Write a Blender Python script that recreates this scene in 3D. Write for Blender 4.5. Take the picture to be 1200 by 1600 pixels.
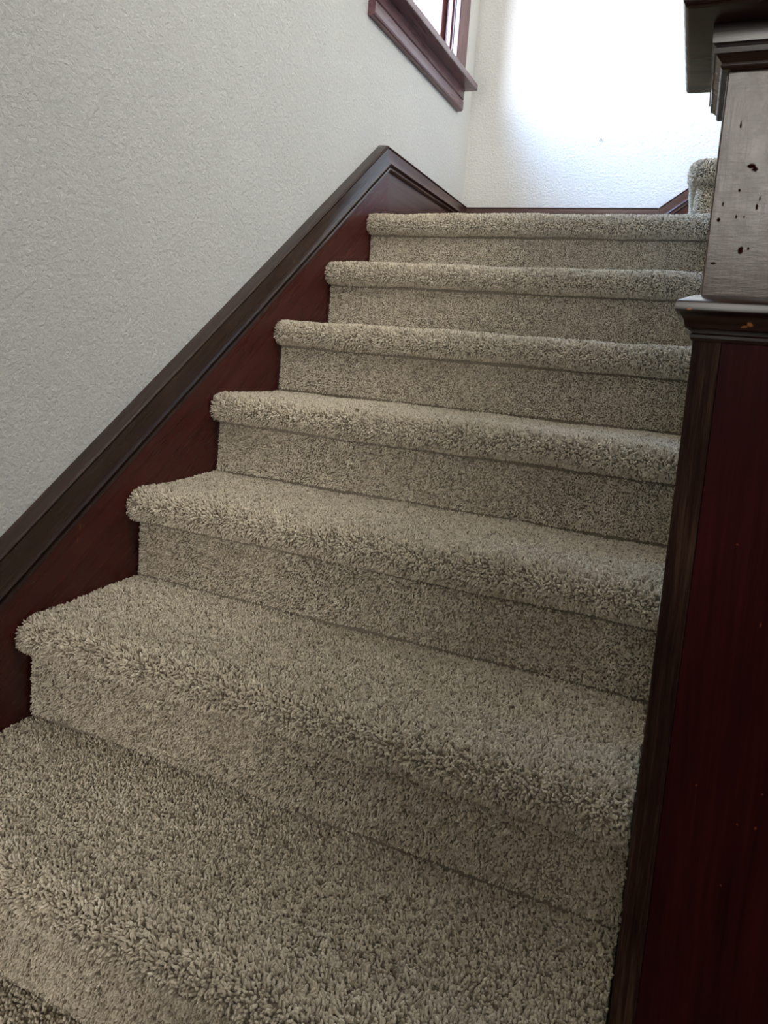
import bpy, bmesh, math, random
import numpy as np
from mathutils import Vector

random.seed(4); rng = np.random.default_rng(7)
for o in list(bpy.data.objects): bpy.data.objects.remove(o)
S = bpy.context.scene
COL = S.collection
PI = math.pi

# ------------------------------------------------------------------ camera
F_PX, YAW, PITCH, ROLL = 1074.38, 0.377, -0.1128, 0.0787
EYE = (1.0437, -0.8510, 0.5252)
PPX, PPY = 647.16, 662.37
cam = bpy.data.cameras.new('camera'); camo = bpy.data.objects.new('camera', cam); COL.objects.link(camo)
cam.sensor_fit = 'VERTICAL'; cam.sensor_height = 36.0; cam.lens = F_PX / 1600 * 36
cam.shift_x = (600 - PPX) / 1600; cam.shift_y = -(800 - PPY) / 1600
cam.clip_start = 0.02
f = Vector((-math.sin(YAW) * math.cos(PITCH), math.cos(YAW) * math.cos(PITCH), math.sin(PITCH)))
r0 = Vector((math.cos(YAW), math.sin(YAW), 0)); u0 = r0.cross(f)
R = math.cos(ROLL) * r0 + math.sin(ROLL) * u0; U = -math.sin(ROLL) * r0 + math.cos(ROLL) * u0
m = camo.matrix_world.copy()
for i in range(3):
    m[i][0], m[i][1], m[i][2], m[i][3] = R[i], U[i], -f[i], EYE[i]
camo.matrix_world = m
S.camera = camo

# ------------------------------------------------------------------ sky, lights, exposure
w = bpy.data.worlds.new('sky'); S.world = w; w.use_nodes = True
nt = w.node_tree; bg = nt.nodes['Background']
tc = nt.nodes.new('ShaderNodeTexCoord'); sx = nt.nodes.new('ShaderNodeSeparateXYZ'); cr = nt.nodes.new('ShaderNodeValToRGB')
nt.links.new(tc.outputs['Generated'], sx.inputs[0]); nt.links.new(sx.outputs['Z'], cr.inputs[0]); nt.links.new(cr.outputs[0], bg.inputs[0])
mp_ = nt.nodes.new('ShaderNodeMath'); mp_.operation = 'MULTIPLY_ADD'; mp_.inputs[1].default_value = .5; mp_.inputs[2].default_value = .5
nt.links.new(sx.outputs['Z'], mp_.inputs[0]); nt.links.new(mp_.outputs[0], cr.inputs[0])
e = cr.color_ramp.elements                         # 0 = straight down (ground), .5 = horizon, 1 = zenith
e[0].position = .485; e[0].color = (.20, .20, .17, 1)
e[1].position = .515; e[1].color = (1.0, .98, .94, 1)   # bright hazy horizon, deeper blue overhead
for p_, c_ in ((.62, (.80, .89, 1.0, 1)), (.75, (.44, .65, 1.0, 1)), (.92, (.30, .52, 1.0, 1))):
    z_ = e.new(p_); z_.color = c_
bg.inputs[1].default_value = 58.0

def area(name, loc, rot, sx_, sy_, power, color, portal=False):
    l = bpy.data.lights.new(name, 'AREA'); l.shape = 'RECTANGLE'; l.size = sx_; l.size_y = sy_; l.energy = power; l.color = color
    if portal: l.cycles.is_portal = True
    o = bpy.data.objects.new(name, l); COL.objects.link(o); o.location = loc; o.rotation_euler = rot
    return o
# daylight through the landing window (portal); the other area lamps are added, unseen
area('landing_window_portal', (-.14, 1.6, 2.2), (0, -PI / 2, 0), 1.15, .66, 1, (1, 1, 1), True)
area('hall_fill_light', (.36, -4.14, .70), (PI / 2, 0, 0), .62, 1.3, 54, (1.0, .965, .91))  # added fill for the left of the risers; that wall has no window
area('newel_reflection_light', (1.14, -1.57, 1.12), (PI / 2, 0, 0), .27, .64, 2.7, (1.0, .95, .87))  # added lamp, mirrored as the bright face of the upper newel shaft
area('upper_fill_light', (3.54, -.75, 3.2), (0, PI / 2, 0), 1.5, 1.5, 90, (1.0, .985, .955))  # added fill for the left wall and upper treads, no opening behind it

S.view_settings.view_transform = 'Standard'; S.view_settings.look = 'None'
S.view_settings.gamma = 1.0; S.view_settings.use_curve_mapping = False
S.view_settings.exposure = 0.22
S.cycles.use_denoising = True
S.cycles.max_bounces = 10; S.cycles.diffuse_bounces = 7; S.cycles.sample_clamp_indirect = 8

# ------------------------------------------------------------------ dimensions
RISE, RUN = 0.19, 0.2496
XL, XR = 0.0, 1.037            # carpet from the skirt board to the newel line
YB = 2.207                     # back wall
ZL = 5 * RISE                  # landing
ZF = -3 * RISE                 # hall floor
WP = -0.015                    # face of the left plaster wall

# ------------------------------------------------------------------ helpers
class NT:
    def __init__(s, name):
        s.m = bpy.data.materials.new(name); s.m.use_nodes = True; s.t = s.m.node_tree; s.b = s.t.nodes['Principled BSDF']
    def n(s, kind, **kw):
        x = s.t.nodes.new('ShaderNode' + kind)
        for k, v in kw.items():
            if k in x.inputs.keys() if isinstance(k, str) else False: x.inputs[k].default_value = v
            else: setattr(x, k, v)
        return x
    def l(s, a, b): s.t.links.new(a, b)
    def ramp(s, src, stops):
        x = s.n('ValToRGB'); e = x.color_ramp.elements
        while len(e) < len(stops): e.new(.5)
        for q, (p, c) in zip(e, stops): q.position = p; q.color = (*c, 1) if len(c) == 3 else c
        s.l(src, x.inputs[0]); return x
    def coords(s, scale, space='Object'):
        t = s.n('TexCoord'); mp = s.n('Mapping'); mp.inputs['Scale'].default_value = scale
        s.l(t.outputs[space], mp.inputs[0]); return mp.outputs[0]
    def noise(s, vec, scale, detail=4, rough=.5, dist=0):
        x = s.n('TexNoise'); x.inputs['Scale'].default_value = scale; x.inputs['Detail'].default_value = detail
        x.inputs['Roughness'].default_value = rough; x.inputs['Distortion'].default_value = dist
        s.l(vec, x.inputs['Vector']); return x.outputs['Fac']
    def math(s, op, a, b=None, c=None):
        x = s.n('Math', operation=op)
        for i, v in enumerate((a, b, c)):
            if v is None: continue
            if isinstance(v, (int, float)): x.inputs[i].default_value = v
            else: s.l(v, x.inputs[i])
        return x.outputs[0]
    def mix(s, fac, a, b):
        x = s.n('Mix', data_type='RGBA')
        for i, v in ((0, fac), (6, a), (7, b)):
            if isinstance(v, (int, float)): x.inputs[i].default_value = v
            elif isinstance(v, tuple): x.inputs[i].default_value = (*v, 1)
            else: s.l(v, x.inputs[i])
        return x.outputs[2]
    def bump(s, h, strength, dist):
        x = s.n('Bump'); x.inputs['Strength'].default_value = strength; x.inputs['Distance'].default_value = dist
        s.l(h, x.inputs['Height']); s.l(x.outputs[0], s.b.inputs['Normal']); return x
    def spots(s, pts, wob=.5):
        """mask of marks at given local points: (x, y, z, rx, ry, rz)"""
        t = s.n('TexCoord'); nz = s.noise(s.coords((1, 1, 1)), 260, 3)
        acc = None
        for (x, y, z, a, b, c) in pts:
            mp = s.n('Mapping', vector_type='POINT')
            mp.inputs['Location'].default_value = (-x / a, -y / b, -z / c); mp.inputs['Scale'].default_value = (1 / a, 1 / b, 1 / c)
            s.l(t.outputs['Object'], mp.inputs[0])
            ln = s.n('VectorMath', operation='LENGTH'); s.l(mp.outputs[0], ln.inputs[0])
            d = s.math('SUBTRACT', 1.0 + wob * .5, s.math('ADD', ln.outputs['Value'], s.math('MULTIPLY', nz, wob * 2)))
            d = s.math('MULTIPLY', d, 4.0)
            acc = d if acc is None else s.math('MAXIMUM', acc, d)
        cl = s.n('Clamp'); s.l(acc, cl.inputs[0]); return cl.outputs[0]

def plaster(name, col, bump=.55):
    q = NT(name)
    c = q.coords((1, 1, 1))
    big = q.noise(c, 3.0, 2); mid = q.noise(c, 110, 6, .66, .25); fine = q.noise(c, 420, 3)
    h = q.math('ADD', q.math('MULTIPLY', q.ramp(mid, [(.36, (0, 0, 0)), (.66, (1, 1, 1))]).outputs[0], 1.0), q.math('MULTIPLY', fine, .35))
    q.bump(h, bump, .0029)
    q.l(q.mix(q.ramp(big, [(.35, (0, 0, 0)), (.65, (1, 1, 1))]).outputs[0], tuple(k * .97 for k in col), col), q.b.inputs['Base Color'])
    q.b.inputs['Roughness'].default_value = .62; q.b.inputs['Specular IOR Level'].default_value = .3
    return q.m

def wood(name, dark, mid, light, axis=2, rough=(.22, .42), marks=None, markcol=(.42, .16, .045), dents=None, grain=1.0, bump=.10, coat=.15, tilt=0.0, micro=.15):
    q = NT(name)
    sc = [30, 30, 30]; sc[axis] = 1.2
    t = q.n('TexCoord'); mp = q.n('Mapping'); mp.inputs['Rotation'].default_value = (tilt, 0, 0)
    mp2 = q.n('Mapping'); mp2.inputs['Scale'].default_value = sc
    q.l(t.outputs['Object'], mp.inputs[0]); q.l(mp.outputs[0], mp2.inputs[0]); v = mp2.outputs[0]
    g1 = q.noise(v, 1.6 * grain, 6, .6, .6); g2 = q.noise(v, 7 * grain, 4, .65); blot = q.noise(mp.outputs[0], 9, 3)
    k = q.math('ADD', q.math('MULTIPLY', g1, .55), q.math('ADD', q.math('MULTIPLY', g2, .3), q.math('MULTIPLY', blot, .2)))
    col = q.ramp(k, [(.36, dark), (.52, mid), (.68, light)]).outputs[0]
    rg = q.ramp(q.noise(v, 2.2, 3, .5) if micro < .5 else q.noise(q.coords((1, 1, 1)), 60, 5, .7), [(.3, (rough[0],) * 3), (.7, (rough[1],) * 3)]).outputs[0]
    if dents:
        d = q.spots(dents, .6); col = q.mix(d, col, (.03, .006, .005)); inv = q.math('SUBTRACT', 1.0, d)
    if marks: col = q.mix(q.spots(marks, .8), col, markcol)
    q.l(col, q.b.inputs['Base Color']); q.l(rg, q.b.inputs['Roughness'])
    if dents:
        q.l(q.math('MULTIPLY', inv, .5), q.b.inputs['Specular IOR Level']); q.l(q.math('MULTIPLY', inv, coat), q.b.inputs['Coat Weight'])
    h = q.math('ADD', q.math('MULTIPLY', g2, .6), q.math('MULTIPLY', q.noise(q.coords((1, 1, 1)) if micro < .5 else q.coords((.35, .35, 2.2)), 140 if micro < .5 else 90, 5, .65), micro))
    q.bump(h, bump, .0012)
    q.b.inputs['Coat Weight'].default_value = coat; q.b.inputs['Specular IOR Level'].default_value = .5 if coat else .14; q.b.inputs['Coat Roughness'].default_value = .25
    return q.m

def make_mesh(name, verts, faces, mats, parent=None, smooth=False, origin=None, mi=None, bevel=0):
    """ONE mesh object; verts in world coordinates, moved to the origin of the thing"""
    if parent is not None and origin is None: origin = parent['_o'][:] if '_o' in parent else (0, 0, 0)
    origin = origin or (0, 0, 0)
    me = bpy.data.meshes.new(name)
    me.from_pydata([(x - origin[0], y - origin[1], z - origin[2]) for x, y, z in verts], [], faces)
    for mm in (mats if isinstance(mats, (list, tuple)) else [mats]): me.materials.append(mm)
    if mi is not None: me.polygons.foreach_set('material_index', mi)
    bm = bmesh.new(); bm.from_mesh(me); bmesh.ops.recalc_face_normals(bm, faces=bm.faces)
    if bevel:
        bmesh.ops.bevel(bm, geom=[e for e in bm.edges if len(e.link_faces) == 2 and e.calc_face_angle(0) > .6], offset=bevel, segments=2, affect='EDGES', profile=.6)
    bm.to_mesh(me); bm.free()
    if smooth:
        me.polygons.foreach_set('use_smooth', [True] * len(me.polygons))
        if smooth != 'all': me.set_sharp_from_angle(angle=math.radians(35))
    o = bpy.data.objects.new(name, me); COL.objects.link(o)
    o['_o'] = origin
    if parent is not None: o.parent = parent
    else: o.location = origin
    return o

def boxes(lst):
    V, Fc = [], []
    for (x0, y0, z0, x1, y1, z1) in lst:
        b = len(V)
        V += [(x0, y0, z0), (x1, y0, z0), (x1, y1, z0), (x0, y1, z0), (x0, y0, z1), (x1, y0, z1), (x1, y1, z1), (x0, y1, z1)]
        Fc += [tuple(b + k for k in q) for q in ((0, 3, 2, 1), (4, 5, 6, 7), (0, 1, 5, 4), (1, 2, 6, 5), (2, 3, 7, 6), (3, 0, 4, 7))]
    return V, Fc

def prism(pts, axis, a, b):
    """polygon in the plane normal to axis, extruded from a to b"""
    n = len(pts)
    def P(p, h): return (h, p[0], p[1]) if axis == 0 else ((p[0], h, p[1]) if axis == 1 else (p[0], p[1], h))
    V = [P(p, a) for p in pts] + [P(p, b) for p in pts]
    Fc = [tuple(range(n)), tuple(reversed(range(n, 2 * n)))] + [(i, (i + 1) % n, n + (i + 1) % n, n + i) for i in range(n)]
    return V, Fc

def loft(rows, closed_rows=True, caps=True):
    """rows: list of equal-length point loops"""
    n = len(rows[0]); V = [p for r_ in rows for p in r_]; Fc = []
    for j in range(len(rows) - 1):
        for i in range(n if closed_rows else n - 1):
            a, b = j * n + i, j * n + (i + 1) % n
            Fc.append((a, b, b + n, a + n))
    if caps: Fc += [tuple(range(n)), tuple(reversed(range(len(V) - n, len(V))))]
    return V, Fc

def square_turning(prof, x0, x1, y0, y1):
    """mitred mouldings round a square post; prof = [(z, overhang)]"""
    rows = [[(x0 - d, y0 - d, z), (x1 + d, y0 - d, z), (x1 + d, y1 + d, z), (x0 - d, y1 + d, z)] for z, d in prof]
    return loft(rows)

def thing(name, label, cat, loc, group=None):
    o = bpy.data.objects.new(name, None); COL.objects.link(o); o.location = loc; o['_o'] = tuple(loc)
    o.empty_display_size = .05; o['label'] = label; o['category'] = cat
    if group: o['group'] = group
    return o
def struct(o, label=None):
    o['kind'] = 'structure'
    if label: o['label'] = label
    return o
def sroot(name, loc, label=None):
    o = bpy.data.objects.new(name, None); COL.objects.link(o); o.location = loc; o['_o'] = tuple(loc); return struct(o, label)

# ------------------------------------------------------------------ materials
M_WALL = plaster('textured_plaster', (.77, .766, .735), 1.0)
M_CEIL = plaster('ceiling_plaster', (.78, .77, .73), .2)
OS = (.0, -.06, .0)            # origin of the stair skirt
ang = math.atan2(RISE, RUN)
M_SKIRT = wood('mahogany_skirt', (.042, .0052, .0045), (.058, .0070, .006), (.074, .0105, .0085), axis=1, tilt=-ang, rough=(.22, .36), coat=.04,
               marks=[(0, .165, .135, .006, .0012, .014), (0, .16, .108, .006, .001, .012), (0, -.035, -.10, .006, .006, .004), (0, -.02, .02, .006, .004, .002)])
M_CAP = wood('mahogany_cap', (.018, .008, .006), (.028, .0125, .009), (.042, .020, .013), axis=1, tilt=-ang, rough=(.2, .34), coat=.3)
M_BASE = wood('mahogany_baseboard', (.03, .010, .008), (.06, .022, .017), (.09, .035, .025), axis=1, rough=(.25, .4))
M_BASEX = wood('mahogany_baseboard_back', (.03, .010, .008), (.06, .022, .017), (.09, .035, .025), axis=0, rough=(.25, .4))
M_WIN = wood('mahogany_window', (.07, .028, .03), (.11, .045, .05), (.16, .07, .075), axis=1, rough=(.24, .36))
M_WINV = wood('mahogany_window_upright', (.07, .028, .03), (.12, .045, .048), (.17, .07, .07), axis=2, rough=(.24, .36))
M_NEWEL = wood('dark_mahogany_newel', (.020, .0028, .0034), (.042, .0050, .0062), (.068, .009, .010), axis=2, rough=(.4, .55), coat=0, grain=1.6, bump=.2,
               marks=[(random.uniform(.03, .11), 0, random.uniform(.3, 1.1), .0016, .02, random.uniform(.0014, .005)) for _ in range(16)], markcol=(.20, .045, .025))
M_EDGE = wood('worn_edge_grain', (.006, .0022, .0018), (.032, .013, .009), (.11, .06, .038), axis=2, rough=(.5, .7), grain=3.0, coat=0, bump=.3)
M_UPPER = wood('dark_mahogany_scuffed', (.035, .014, .009), (.075, .035, .022), (.12, .062, .04), axis=2, rough=(.15, .34), coat=.9, bump=.32, micro=1.0,
               dents=[(.0161, 0, 1.2938, .0016, .01, .006), (.0281, 0, 1.2605, .0075, .01, .0038), (.0305, 0, 1.2585, .004, .01, .0045), (.0214, 0, 1.2414, .0020, .01, .0026),
                      (.0103, 0, 1.2308, .0018, .01, .0050), (.0357, 0, 1.2277, .0021, .01, .0048), (.0372, 0, 1.2350, .0012, .01, .0050), (.0216, 0, 1.2206, .0014, .01, .0028),
                      (.0273, 0, 1.2206, .0010, .01, .0022), (.0084, 0, 1.2180, .0020, .01, .0026), (.0281, 0, 1.1935, .0034, .01, .0048), (.0332, 0, 1.1952, .0015, .01, .0020),
                      (.0081, 0, 1.1826, .0032, .01, .0015), (.0560, 0, 1.2460, .0020, .01, .0060), (.0700, 0, 1.2250, .0040, .01, .0026)])
M_MOULD = wood('dark_mahogany_moulding', (.012, .005, .004), (.026, .010, .007), (.05, .022, .014), axis=0, rough=(.22, .38), coat=.8,
               marks=[(.0415, -.009, 1.1335, .0034, .02, .0046), (.0375, -.009, 1.1312, .0060, .02, .0020), (-.0056, -.009, 1.1428, .004, .02, .0016)])
M_GLASS = None

def glass():
    q = NT('window_glass'); t = q.t
    tr = q.n('BsdfTransparent'); gl = q.n('BsdfGlossy'); gl.inputs['Roughness'].default_value = .02
    fr = q.n('LayerWeight'); mx = q.n('MixShader')
    fac = q.math('MULTIPLY_ADD', q.math('POWER', fr.outputs['Facing'], 4.0), .7, .05)
    q.l(fac, mx.inputs[0]); q.l(tr.outputs[0], mx.inputs[1]); q.l(gl.outputs[0], mx.inputs[2])
    q.l(mx.outputs[0], t.nodes['Material Output'].inputs[0]); return q.m
M_GLASS = glass()

def pile_mat():
    q = NT('carpet_pile')
    at = q.n('Attribute'); at.attribute_type = 'INSTANCER'; at.attribute_name = 'tint'
    col = q.ramp(at.outputs['Fac'], [(0, (.17, .135, .09)), (.12, (.36, .305, .225)), (.5, (.61, .54, .425)), (.8, (.73, .66, .535)), (1, (.81, .75, .63))]).outputs[0]
    q.l(col, q.b.inputs['Base Color'])
    q.b.inputs['Roughness'].default_value = .9; q.b.inputs['Specular IOR Level'].default_value = .15
    q.b.inputs['Sheen Weight'].default_value = .25; q.b.inputs['Sheen Roughness'].default_value = .5
    return q.m
M_PILE = pile_mat()
def backing_mat():
    q = NT('carpet_backing'); c = q.coords((1, 1, 1))
    q.l(q.ramp(q.noise(c, 420, 3), [(.3, (.16, .135, .10)), (.7, (.30, .26, .20))]).outputs[0], q.b.inputs['Base Color'])  # darker than the pile: shade between tufts put into the backing colour
    q.b.inputs['Roughness'].default_value = 1; q.b.inputs['Specular IOR Level'].default_value = .05
    return q.m
M_BACK = backing_mat()

# ------------------------------------------------------------------ carpet pile: geometry nodes put one yarn tuft on every loose point
def pile_nodes():
    g = bpy.data.node_groups.new('carpet_tufts', 'GeometryNodeTree')
    g.interface.new_socket('Geometry', in_out='INPUT', socket_type='NodeSocketGeometry')
    g.interface.new_socket('Geometry', in_out='OUTPUT', socket_type='NodeSocketGeometry')
    N = g.nodes.new; L = g.links.new
    i = N('NodeGroupInput'); o = N('NodeGroupOutput'); j = N('GeometryNodeJoinGeometry')
    s = N('GeometryNodeMeshUVSphere'); s.inputs['Segments'].default_value = 6; s.inputs['Rings'].default_value = 5; s.inputs['Radius'].default_value = 1
    p = N('GeometryNodeInputPosition'); sep = N('ShaderNodeSeparateXYZ'); L(p.outputs[0], sep.inputs[0])
    z2 = N('ShaderNodeMath'); z2.operation = 'MULTIPLY'; L(sep.outputs[2], z2.inputs[0]); L(sep.outputs[2], z2.inputs[1])
    k = N('ShaderNodeMath'); k.operation = 'MULTIPLY'; k.inputs[1].default_value = .9; L(z2.outputs[0], k.inputs[0])
    cmb = N('ShaderNodeCombineXYZ'); L(k.outputs[0], cmb.inputs[0]); cmb.inputs[2].default_value = .75
    sp = N('GeometryNodeSetPosition'); L(s.outputs[0], sp.inputs['Geometry']); L(cmb.outputs[0], sp.inputs['Offset'])
    sm = N('GeometryNodeSetShadeSmooth'); L(sp.outputs[0], sm.inputs[0])
    mt = N('GeometryNodeSetMaterial'); mt.inputs['Material'].default_value = M_PILE; L(sm.outputs[0], mt.inputs[0])
    def attr(nm, ty):
        a = N('GeometryNodeInputNamedAttribute'); a.data_type = ty; a.inputs[0].default_value = nm; return a.outputs[0]
    ip = N('GeometryNodeInstanceOnPoints')
    L(i.outputs[0], ip.inputs['Points']); L(mt.outputs[0], ip.inputs['Instance'])
    L(attr('tuft', 'BOOLEAN'), ip.inputs['Selection']); L(attr('lean', 'FLOAT_VECTOR'), ip.inputs['Rotation']); L(attr('size', 'FLOAT_VECTOR'), ip.inputs['Scale'])
    L(i.outputs[0], j.inputs[0]); L(ip.outputs[0], j.inputs[0]); L(j.outputs[0], o.inputs[0])
    return g
GN = pile_nodes()

def add_pile(o, P, D, length, rad, tint):
    """P points, D pile directions (world) -> loose vertices with attributes on the mesh of o"""
    me = o.data; nb = len(me.vertices); n = len(P); og = np.array(o['_o'])
    me.vertices.add(n)
    co = np.empty((nb + n) * 3, np.float32); me.vertices.foreach_get('co', co)
    co[nb * 3:] = (P - og).astype(np.float32).ravel(); me.vertices.foreach_set('co', co)
    D = D / np.linalg.norm(D, axis=1, keepdims=True)
    # spin about own axis first (z), then tilt (y), then turn (z): written as XYZ euler through a matrix
    th = np.arccos(np.clip(D[:, 2], -1, 1)); ph = np.arctan2(D[:, 1], D[:, 0]); sp = rng.uniform(0, 2 * PI, n)
    ct, st, cp, sp_, cs, ss = np.cos(th), np.sin(th), np.cos(ph), np.sin(ph), np.cos(sp), np.sin(sp)
    # M = Rz(ph) Ry(th) Rz(sp)
    m00 = cp * ct * cs - sp_ * ss; m10 = sp_ * ct * cs + cp * ss; m20 = -st * cs; m21 = st * ss; m22 = ct
    eul = np.stack([np.arctan2(m21, m22), np.arcsin(np.clip(-m20, -1, 1)), np.arctan2(m10, m00)], 1)
    def put(nm, ty, key, base, val):
        a = me.attributes.new(nm, ty, 'POINT'); a.data.foreach_set(key, np.concatenate([base, val]).ravel())
    put('tuft', 'BOOLEAN', 'value', np.zeros(nb, bool), np.ones(n, bool))
    put('lean', 'FLOAT_VECTOR', 'vector', np.zeros((nb, 3), np.float32), eul.astype(np.float32))
    sz = np.stack([rad, rad, length], 1)
    put('size', 'FLOAT_VECTOR', 'vector', np.zeros((nb, 3), np.float32), sz.astype(np.float32))
    put('tint', 'FLOAT', 'value', np.zeros(nb, np.float32), tint.astype(np.float32))
    md = o.modifiers.new('pile', 'NODES'); md.node_group = GN

def wob(x, s, k):
    return .0016 * np.sin(x * 9 + k * 1.7 + s * 20) + .0010 * np.sin(x * 23 + k * 2.9) + .0006 * np.sin(x * 51 + k)

def ribbon(prof, normals, frame, x0, x1, k, gap, nx=26):
    """sheet with profile prof (list of (u, v)) along x; frame maps (t, u, v) to world. returns base mesh data and a sampler for the pile"""
    pr = np.array(prof, float); nr = np.array(normals, float)
    seg = np.linalg.norm(np.diff(pr, axis=0), axis=1); cum = np.concatenate([[0], np.cumsum(seg)])
    xs = np.linspace(x0, x1, nx)
    V = [];
    for t in xs:
        d = wob(t, cum, k)
        for a in range(len(pr)): V.append(tuple(frame(t, pr[a, 0] + nr[a, 0] * d[a], pr[a, 1] + nr[a, 1] * d[a])))
    n = len(pr); Fc = [(i * n + a, i * n + a + 1, (i + 1) * n + a + 1, (i + 1) * n + a) for i in range(nx - 1) for a in range(n - 1)]
    S_, T_ = np.meshgrid(np.arange(gap / 2, cum[-1], gap), np.arange(x0 + gap * .4, x1, gap), indexing='ij')
    S_ = S_.ravel() + rng.uniform(-.45, .45, S_.size) * gap; T_ = T_.ravel() + rng.uniform(-.45, .45, T_.size) * gap
    S_ = np.clip(S_, 0, cum[-1]); T_ = np.clip(T_, x0, x1)
    pu, pv = np.interp(S_, cum, pr[:, 0]), np.interp(S_, cum, pr[:, 1]); nu, nv = np.interp(S_, cum, nr[:, 0]), np.interp(S_, cum, nr[:, 1])
    d = wob(T_, S_, k); pu = pu + nu * d; pv = pv + nv * d
    return V, Fc, S_, T_, pu, pv, nu, nv, cum

def sheet(prof, normals, frame, x0, x1, k, gap, length, rad, lean, spread, tone=0.0, side=(0, 0)):
    """a carpeted sheet: backing mesh + pile. lean = (du, dv) added to the normal; length may vary with s"""
    V, Fc, s, t, pu, pv, nu, nv, cum = ribbon(prof, normals, frame, x0, x1, k, gap)
    n = len(s)
    P = np.stack(frame(t, pu, pv), 1)
    # soft patches: where feet and the vacuum have laid the pile another way
    patch = np.sin(t * 7.3 + k * 2.1 + s * 11) * .5 + np.sin(t * 17 + s * 29 + k) * .3
    du = nu + lean[0] * (1 + .5 * patch) + rng.normal(0, spread, n); dv = nv + lean[1] * (1 + .5 * patch) + rng.normal(0, spread, n); dt = rng.normal(0, spread, n) + .15 * patch
    # yarn ends gather in little clumps that lean together
    cell = .0085
    ia = ((s + rng.normal(0, .0012, n)) / cell).astype(int); ib = ((t - x0 + rng.normal(0, .0012, n)) / cell).astype(int)
    ia = np.clip(ia, 0, None); ib = np.clip(ib, 0, None); sh = (ia.max() + 1, ib.max() + 1)
    cu, cv, ct_, cc = (rng.normal(0, 1, sh)[ia, ib] for _ in range(4))
    du = du + .26 * cu; dv = dv + .26 * cv; dt = dt + .26 * ct_
    if side[0]: dt = dt - np.clip(1 - (t - x0) / .02, 0, 1) * .55 * side[0]
    if side[1]: dt = dt + np.clip(1 - (x1 - t) / .02, 0, 1) * .55 * side[1]
    A = np.stack(frame(t, pu, pv), 1); B = np.stack(frame(t + dt * 1e-3, pu + du * 1e-3, pv + dv * 1e-3), 1)
    ln = np.interp(s, cum[[0, -1]], [length, length]) if np.isscalar(length) else np.interp(s, length[0], length[1])
    ln = ln * rng.uniform(.75, 1.2, n) * .5; rd = rad * rng.uniform(.8, 1.25, n)
    tint = np.clip(rng.normal(.5 + tone, .17, n) + .05 * patch + .08 * cc, 0, 1)
    dark = rng.uniform(0, 1, n) < .08; tint[dark] = rng.uniform(0, .15, dark.sum())
    return (V, Fc), (P, B - A, ln, rd, tint)

def pile_child(name, parent, data):
    o = make_mesh(name, [], [], M_PILE, parent, origin=tuple(parent['_o'])); o['kind'] = 'stuff'
    add_pile(o, *data)

def nose_profile(depth):
    """(u, v): u towards the riser behind, v up; from the back of the tread, round the nose, under it"""
    pr = [(depth, -.008), (depth * .6, -.0085), (.05, -.009), (.02, -.0085)]
    nn = [(0, 1), (0, 1), (0, 1), (-.05, 1)]
    R_, cu, cv = .029, .004, -.038
    for a in np.linspace(92, 262, 12):
        c_, s_ = math.cos(math.radians(a)), math.sin(math.radians(a))
        pr.append((cu + R_ * c_, cv + R_ * s_)); nn.append((c_, s_))
    pr.append((.010, -.0665)); nn.append((-.3, -.95))
    return pr, nn
def riser_profile(): return [(.007, -.0775), (.006, -.12), (.005, -.1865)], [(-1, 0), (-1, 0), (-1, 0)]
def riser_backing(frame, x0, x1):
    P = [(.0075, -.060), (.0065, -.12), (.0055, -.215)]
    return [tuple(float(c) for c in frame(t, u, v)) for t in (x0, x1) for u, v in P], [(0, 1, 4, 3), (1, 2, 5, 4)]

GAP = .0034
def step(parent, name, frame, x0, x1, k, depth, gap=GAP, side=(1, 0)):
    pr, nn = nose_profile(depth)
    seg = np.concatenate([[0], np.cumsum(np.linalg.norm(np.diff(np.array(pr), axis=0), axis=1))])
    L_ = seg[-1]
    ln = ([0, L_ - .17, L_ - .115, L_ - .03, L_], [.0068, .0068, .0094, .0088, .0055])
    (V, Fc), data = sheet(pr, nn, frame, x0, x1, k, gap, ln, .0018 * gap / GAP, (-.08, 0), .26, 0, side)
    p2, n2 = riser_profile()
    (V2, F2), data2 = sheet(p2, n2, frame, x0 + .004, x1, k + .5, gap * .9, .0062, .0016 * gap / GAP, (0, -.22), .24, -.03, side)
    V2, F2 = riser_backing(frame, x0, x1)
    b = len(V)
    st_ = make_mesh(name, V + V2, Fc + [tuple(b + i for i in q) for q in F2], M_BACK, parent, smooth='all')
    pile_child('tread_pile', st_, data); pile_child('riser_pile', st_, data2)
    return st_

# ------------------------------------------------------------------ the setting
# left wall with the window opening (four slabs in one wall)
W_Y0, W_Y1, W_Z0, W_Z1 = 1.29, 1.905, 1.63, 2.78
V, Fc = boxes([(-.165, -4.2, ZF - .1, WP, W_Y0, 4.5), (-.165, W_Y1, ZF - .1, WP, YB + .15, 4.5), (-.165, W_Y0, ZF - .1, WP, W_Y1, W_Z0), (-.165, W_Y0, W_Z1, WP, W_Y1, 4.5)])
struct(make_mesh('wall_left', V, Fc, M_WALL), 'off-white textured plaster wall beside the stair, with the window in it')
V, Fc = boxes([(-.015, YB, ZF - .1, 3.7, YB + .15, 4.5)])
struct(make_mesh('wall_back', V, Fc, M_WALL), 'plaster wall behind the landing, washed out by the window light')
V, Fc = boxes([(3.6, -4.2, ZF - .1, 3.75, YB, 4.5)])
struct(make_mesh('wall_right', V, Fc, M_WALL))
V, Fc = boxes([(-.165, -4.35, ZF - .1, 3.75, -4.2, 4.5)])
struct(make_mesh('wall_front', V, Fc, M_WALL))
V, Fc = boxes([(WP, -4.2, ZF, 3.6, -4.17, .74)])
added_panel = (V, Fc)  # unseen dark panel, added so the lower newel reflects something dark
V, Fc = boxes([(-.165, -4.35, 4.5, 3.75, YB + .15, 4.6)])
struct(make_mesh('ceiling', V, Fc, M_CEIL))
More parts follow.
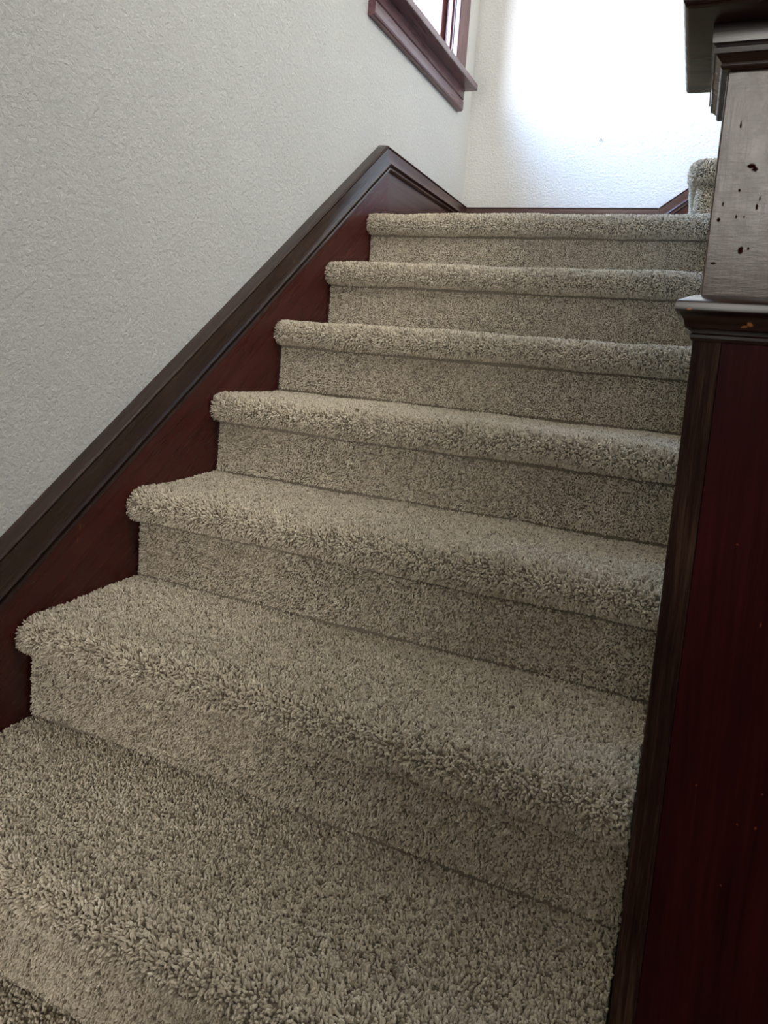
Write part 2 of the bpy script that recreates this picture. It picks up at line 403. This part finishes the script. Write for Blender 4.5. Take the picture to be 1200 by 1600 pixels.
# upper storey: unseen slab added to shade the lower steps, blank wall on it
V, Fc = boxes([(WP, -4.2, 1.98, 3.6, -.5, 2.15)])
struct(make_mesh('ceiling_shade_slab', V, Fc, M_CEIL))
# unseen partition added to keep front light off the right of the steps
V, Fc = boxes([(.48, -1.75, ZF, 3.6, -1.6, 1.98)])
struct(make_mesh('wall_light_block', V, Fc, M_WALL))
V, Fc = boxes([(.48, -1.6, ZF, 3.6, -1.575, .72)])
struct(make_mesh('trim_4', V, Fc, M_CAP), 'unseen dark wood panel added on the partition to darken the newel reflection')  # added dark surface for the lower newel to mirror, out of view
V, Fc = boxes([(WP, -2.1, 2.15, 3.6, -1.95, 4.5)])
struct(make_mesh('wall_upper_front', V, Fc, M_WALL))
M_FLOOR = wood('oak_floor', (.05, .025, .012), (.10, .055, .028), (.15, .085, .045), axis=1, rough=(.3, .45))
V, Fc = boxes([(-.165, -4.35, ZF - .1, 3.75, YB + .15, ZF)])
struct(make_mesh('floor', V, Fc, M_FLOOR))
# unseen low wall behind the newel, added to shade the open side
KX0, KX1 = 1.043, 1.19
kz = lambda y: .62 + .766 * y
V, Fc = prism([(-.10, ZF), (-.10, kz(-.10)), (1.24, kz(1.24)), (1.24, ZF)], 0, KX0, KX1)
kn = struct(make_mesh('wall_stair_shade', V, Fc, M_WALL))
V, Fc = prism([(-.10, kz(-.10)), (-.10, kz(-.10) + .03), (1.24, kz(1.24) + .03), (1.24, kz(1.24))], 0, KX0 + .001, KX1 + .012)
make_mesh('cap_rail', V, Fc, M_CAP, kn)

struct(make_mesh('trim_3', *added_panel, M_CAP), 'unseen dark wood panel added on the hall front wall to darken reflections')
# skirt board on the left wall: panel of the flight, panel of the landing, moulded cap
sk = sroot('trim_1', OS, 'dark red-brown skirt board along the left of the stair with a moulded cap')
zo = lambda y: .286 + .766 * (y - .137)
AO = (1.306, 1.181); AI = (1.357, 1.112)
LO, LI = (YB - .02, 1.163), (YB - .02, 1.108)
yl = -.95
V, Fc = prism([(yl, ZF), (yl, zo(yl) - .08), (1.357, zo(1.357) - .09), (1.3688, 1.115), (1.3688, .90), (1.25, .75), (yl + .9, ZF)], 0, WP, 0.0)
make_mesh('skirt_panel', V, Fc, M_SKIRT, sk)
V, Fc = prism([(1.3712, .90), (1.3712, 1.118), (YB, 1.118), (YB, .90)], 0, WP, -.003)
make_mesh('landing_panel', V, Fc, M_BASE, sk)
CP = [(-.02, WP), (0, .008), (.012, .016), (.04, .0195), (.075, .018), (.09, .0125), (.11, .0125), (.125, .0160), (.3, .0145), (.5, .0135), (.66, .0145), (.71, .0165), (.745, .0155), (.76, .0035), (.85, .0025), (.875, .0095), (.94, .0110), (.98, .008), (1.0, 0.0), (1.02, WP)]
def cap_row(o_, i_): return [(x, o_[0] + (i_[0] - o_[0]) * w_, o_[1] + (i_[1] - o_[1]) * w_) for w_, x in CP]
V, Fc = loft([cap_row((yl, zo(yl)), (yl, zo(yl) - .106)), cap_row(AO, AI)])
make_mesh('cap_moulding', V, Fc, M_CAP, sk, smooth=True)
V, Fc = loft([cap_row((AO[0] + .0006, AO[1]), (AI[0] + .0006, AI[1])), cap_row(LO, LI)])
make_mesh('landing_cap_moulding', V, Fc, M_BASE, sk, smooth=True)

# baseboard on the back wall, and the skirt that climbs to the right with the upper flight
bb = sroot('baseboard_back', (0, YB, ZL), 'dark wood baseboard along the back of the landing')
V, Fc = boxes([(0.0, YB - .016, ZL - .02, .845, YB, 1.11)])
make_mesh('baseboard_panel', V, Fc, M_BASEX, bb)
def cap_row_b(o_, i_): return [(o_[0] + (i_[0] - o_[0]) * w_, YB - .016 - x * .9 if x > WP else YB, o_[1] + (i_[1] - o_[1]) * w_) for w_, x in CP]
BO, BI = (.838, 1.160), (.857, 1.104)
V, Fc = loft([cap_row_b((.012, 1.163), (.012, 1.107)), cap_row_b(BO, BI)])
make_mesh('baseboard_cap', V, Fc, M_BASEX, bb, smooth=True)
s2 = sroot('trim_2', (.84, YB, ZL), 'dark wood skirt rising to the right behind the upper steps')
up = lambda p, d: (p[0] + d, p[1] + d * .76)
V, Fc = loft([cap_row_b((BO[0] + .0008, BO[1]), (BI[0] + .0008, BI[1])), cap_row_b(up(BO, .92), up(BI, .92))])
make_mesh('cap_moulding', V, Fc, M_BASEX, s2, smooth=True)
V, Fc = prism([(.8465, ZL - .02), (.8465, 1.10), (.857, 1.115), (.857 + .92, 1.115 + .70), (.857 + .92, ZL + .5), (1.25, ZL - .02)], 1, YB - .016, YB)
make_mesh('skirt_panel', V, Fc, M_SKIRT, s2)

# ------------------------------------------------------------------ window above the stair
wn = sroot('window_1', (0, 1.6, 1.63), 'dark wood window high on the left wall over the landing')
def wp(name, lst, mat, par=wn, bevel=.0015):
    V, Fc = boxes(lst); return make_mesh(name, V, Fc, mat, par, bevel=bevel)
wp('sill', [(-.10, 1.135, 1.618, .062, 2.058, 1.645)], M_WIN, bevel=.005)
V, Fc = loft([[(WP, y, 1.618), (.010, y, 1.618), (.010, y, 1.579), (.005, y, 1.576), (.005, y, 1.573), (WP, y, 1.573)] for y in (1.163, 2.036)])
make_mesh('apron', V, Fc, M_WIN, wn)
V, Fc = loft([[(WP, y, 1.5722), (.008, y, 1.5722), (.0108, y, 1.5695), (.0112, y, 1.552), (.0105, y, 1.5375), (.0075, y, 1.5325), (.003, y, 1.530), (WP, y, 1.530)] for y in (1.160, 2.034)])
make_mesh('apron_moulding', V, Fc, M_WIN, wn)
for y0, y1 in ((1.905, 2.022), (1.173, 1.29)):
    V, Fc = prism([(WP, y0), (.010, y0), (.013, y0 + .004), (.013, y1 - .004), (.010, y1), (WP, y1)], 2, 1.645, 2.80)
    make_mesh('casing', V, Fc, M_WINV, wn)
wp('head_casing', [(WP, 1.16, 2.80, .016, 2.035, 2.93)], M_WIN)
for y0, y1, s in ((1.905, 1.90, 1), (1.29, 1.295, -1)):
    lo, hi = min(y0, y1), max(y0, y1)
    wp('jamb', [(-.165, lo, 1.645, WP + .006, hi, 2.79)], M_WINV, bevel=0)
    a, b = sorted((y1, y1 - .012 * s))
    wp('stop', [(-.040, a, 1.645, -.016, b, 2.78)], M_WINV, bevel=.002)
    a, b = sorted((y1 - .003 * s, y1 - .045 * s))
    wp('sash_stile', [(-.085, a, 1.66, -.046, b, 2.77)], M_WINV, bevel=.003)
wp('head_jamb', [(-.165, 1.295, 2.775, WP + .006, 1.90, 2.795)], M_WIN, bevel=0)
wp('sash_rail', [(-.085, 1.34, 1.648, -.046, 1.855, 1.70)], M_WIN, bevel=.003)
wp('sash_rail', [(-.085, 1.34, 2.20, -.046, 1.855, 2.24)], M_WIN, bevel=.003)
wp('sash_rail', [(-.085, 1.34, 2.72, -.046, 1.855, 2.77)], M_WIN, bevel=.003)
for z0, z1 in ((1.70, 2.20), (2.24, 2.72)):
    wp('pane', [(-.068, 1.338, z0 - .003, -.064, 1.857, z1 + .003)], M_GLASS, bevel=0)
wp('outer_sill', [(-.23, 1.25, 1.60, -.10, 1.945, 1.635)], M_WIN, bevel=.003)

# ------------------------------------------------------------------ carpeted stair
st = thing('staircase', 'beige carpeted stair climbing away to the landing between skirt board and newel post', 'staircase', (.5, -.53, ZF))
for k in range(-2, 5):
    y0, z0 = k * RUN, k * RISE
    fr = (lambda y0, z0: lambda t, u, v: (t + 0 * u, y0 + u + 0 * t, z0 + v + 0 * t))(y0, z0)
    step(st, 'step', fr, XL + .003, XR, k, RUN + .012, GAP if k > -2 else .0045)
# landing: the top nosing and the carpet running to the back wall
fr = lambda t, u, v: (t + 0 * u, 5 * RUN + u + 0 * t, ZL + v + 0 * t)
ld = step(st, 'landing', fr, XL + .003, XR, 5, .06)
UX, UY = .988, 1.395
lv, lf, ld_pts = [], [], []
for (a0, a1, b0, b1, kk) in ((UY - 5 * RUN - .004, .055, XL + .003, XR, 6), (YB - 5 * RUN - .014, UY - 5 * RUN - .004, XL + .003, UX - .012, 7)):
    V, Fc, s_, t_, pu, pv, nu, nv, cum = ribbon([(a0, -.008), ((a0 + a1) / 2, -.008), (a1, -.008)], [(0, 1)] * 3, fr, b0, b1, kk, .0055)
    b = len(lv); lv += V; lf += [tuple(b + i for i in q) for q in Fc]; ld_pts.append(np.stack(fr(t_, pu, pv), 1))
make_mesh('landing_floor', lv, lf, M_BACK, ld, smooth='all')
LP = np.concatenate(ld_pts); nP = len(LP)
pile_child('landing_pile', ld, (LP, np.stack([rng.normal(0, .3, nP), rng.normal(-.1, .3, nP), np.ones(nP)], 1), .0055 * rng.uniform(.8, 1.2, nP), .0027 * rng.uniform(.8, 1.2, nP), np.clip(rng.normal(.5, .2, nP), 0, 1)))

# upper flight: starts at the right of the landing and climbs to the right; its near ends are wrapped in carpet
us = thing('staircase', 'upper carpeted steps turning right off the landing, half hidden behind the newel', 'staircase', (1.3, 1.8, ZL))
def upper_step(k):
    x0, z0, r = UX + k * RUN, ZL + (k + 1) * RISE, .024
    ya, arc, yb = YB - .03, r * PI / 2, RUN - r
    la = ya - (UY + r); tot = la + arc + yb
    def plan(t):                                   # carpet folded round the near corner: riser, rounded corner, end
        t = np.asarray(t, float); a = np.clip((t - la) / r, 0, PI / 2)
        px = np.where(t < la, x0, np.where(t < la + arc, x0 + r - r * np.cos(a), x0 + r + (t - la - arc)))
        py = np.where(t < la, ya - t, UY + r - r * np.sin(a))
        return px, py, -np.cos(a), -np.sin(a)
    def fr(t, u, v):
        px, py, nx, ny = plan(t); return (px - nx * u, py - ny * u, z0 + v + 0 * px)
    g = .0034 if k == 0 else .0070
    pr, nn = nose_profile(.055); pr[1] = (.05, -.0082); pr[2] = (.04, -.0085)
    pr = [(u * .75 if v > -.06 and u < 0 else u, v) for u, v in pr]
    rp = ([(.008, -.0735), (.006, -.12), (.006, -.187)], [(-1, 0)] * 3)
    (V, Fc), data = sheet(pr, nn, fr, 0, tot, 10 + k, g, .0095, .0018 * g / GAP, (0, 0), .36, 0)
    (V2, F2), data2 = sheet(*rp, fr, 0, tot, 10.5 + k, g * .95, .0075, .0016 * g / GAP, (0, -.2), .34, -.02)
    V3, F3 = [(x0 + .03, UY + .03, z0 - .0085), (x0 + RUN + .01, UY + .03, z0 - .0085), (x0 + RUN + .01, ya, z0 - .0085), (x0 + .03, ya, z0 - .0085)], [(0, 1, 2, 3)]
    VV, FF = [], []
    for a, b in ((V, Fc), (V2, F2), (V3, F3)):
        o_ = len(VV); VV += [tuple(float(c) for c in q) for q in a]; FF += [tuple(o_ + i for i in q) for q in b]
    a = make_mesh('step', VV, FF, M_BACK, us, smooth='all')
    pile_child('nosing_pile', a, data); pile_child('riser_pile', a, data2)
    X, Y = np.meshgrid(np.arange(x0 + .05, x0 + RUN, .0055), np.arange(UY + .05, ya, .0055)); X = X.ravel() + rng.uniform(-.002, .002, X.size); Y = Y.ravel() + rng.uniform(-.002, .002, Y.size); n = len(X)
    pile_child('tread_pile', a, (np.stack([X, Y, np.full(n, z0 - .0085)], 1), np.stack([rng.normal(0, .3, n), rng.normal(0, .3, n), np.ones(n)], 1), .0048 * rng.uniform(.8, 1.2, n), .0027 * rng.uniform(.8, 1.2, n), np.clip(rng.normal(.5, .2, n), 0, 1)))
for k in range(3): upper_step(k)

# two pale loose strands hanging from the nosing of the second step, and a small hook in the back wall
def strand(name, pts, rad, mat, parent=None, origin=None):
    rows = []
    for a in range(len(pts)):
        p = Vector(pts[a]); d = (Vector(pts[min(a + 1, len(pts) - 1)]) - Vector(pts[max(a - 1, 0)])).normalized()
        u = d.orthogonal().normalized(); v = d.cross(u)
        rows.append([tuple(p + rad * (math.cos(q) * u + math.sin(q) * v)) for q in np.linspace(0, 2 * PI, 6, endpoint=False)])
    V, Fc = loft(rows); return make_mesh(name, V, Fc, mat, parent, smooth='all', origin=origin)
M_YARN = NT('pale_yarn'); M_YARN.b.inputs['Base Color'].default_value = (.75, .70, .6, 1); M_YARN.b.inputs['Roughness'].default_value = .8; M_YARN = M_YARN.m
M_IRON = NT('dark_iron'); M_IRON.b.inputs['Base Color'].default_value = (.05, .045, .04, 1); M_IRON.b.inputs['Metallic'].default_value = .6; M_IRON.b.inputs['Roughness'].default_value = .5; M_IRON = M_IRON.m
s1 = [o for o in st.children if o.name.startswith('step')][3]
for x, l in ((.437, .016), (.655, .013)):
    strand('loose_yarn', [(x + .003 * math.sin(q * 2.5), RUN - .022 + .004 * q, RISE - .072 - l * q) for q in (0, .35, .7, 1, 1.3)], .0009, M_YARN, s1)
hk = strand('wall_hook', [(.572, YB + .004, 1.437), (.572, YB - .006, 1.437), (.5725, YB - .008, 1.441), (.575, YB - .008, 1.4455), (.579, YB - .008, 1.4445), (.581, YB - .008, 1.440), (.581, YB - .008, 1.4365)], .0012, M_IRON, origin=(.576, YB, 1.44))
hk['label'] = 'tiny dark hook in the bright plaster wall behind the landing'; hk['category'] = 'hook'

# ------------------------------------------------------------------ newel post
PX0, PX1, PY0, PY1 = 1.0405, 1.2005, -.220, -.100
NO = (PX0, PY0, ZF)
nw = thing('newel_post', 'dark mahogany box newel post at the right of the carpeted stair', 'newel post', NO)
def npart(name, lst, mat, bevel=.0012, par=nw):
    V, Fc = boxes(lst); return make_mesh(name, V, Fc, mat, par, bevel=bevel)
B = .0225
npart('side_board', [(PX0, PY0, ZF, PX0 + B, PY1, .556)], M_EDGE, .0008)
npart('side_board', [(PX1 - B, PY0, ZF, PX1, PY1, .556)], M_EDGE, .0006)
npart('front_board', [(PX0 + B + .0004, PY0 + .0004, ZF, PX1 - B - .0004, PY0 + B, .556)], M_NEWEL, 0)
npart('back_board', [(PX0 + B + .0004, PY1 - B, ZF, PX1 - B - .0004, PY1 - .0004, .556)], M_NEWEL, .0006)
V, Fc = square_turning([(.548, -.004), (.548, .0012), (.5505, .0030), (.553, .0030), (.5545, .0012), (.557, .0045), (.5585, .0075), (.5605, .0080), (.5635, .0085), (.567, .0105), (.5705, .0135), (.5712, .0155), (.5725, .0165), (.5785, .0165), (.580, .0155), (.5862, .002), (.5862, -.01)], PX0, PX1, PY0, PY1)
make_mesh('neck_moulding', V, Fc, M_MOULD, nw, smooth=True)
T = .0015
npart('upper_shaft', [(PX0 + T, PY0 + T, .584, PX1 - T, PY1 - T, .80)], M_UPPER, .0015)
V, Fc = square_turning([(.7655, -.01), (.7655, .0028), (.767, .0042), (.7685, .0045), (.7705, .0035), (.7715, .0050), (.7735, .0070), (.7755, .0085), (.7757, .0100), (.7795, .0108), (.7805, .0092), (.7820, .0105), (.7830, .0122), (.7955, .0130), (.797, .0130), (.797, -.01)], PX0, PX1, PY0, PY1)
make_mesh('cap_moulding', V, Fc, M_MOULD, nw, smooth=True)
rows = [[(PX0 - .036 - d, PY0 - .046 - d, z), (PX1 + .036 + d, PY0 - .046 - d, z), (PX1 + .036 + d, PY1 + .019 + d, z), (PX0 - .036 - d, PY1 + .019 + d, z)]
        for z, d in ((.797, -.04), (.797, -.005), (.7985, -.002), (.802, 0), (.818, 0), (.822, -.002), (.824, -.007), (.840, -.05), (.846, -.075))]
V, Fc = loft(rows)
make_mesh('cap_plate', V, Fc, M_MOULD, nw, smooth=True)

for o in list(bpy.data.objects):
    if '_o' in o: del o['_o']
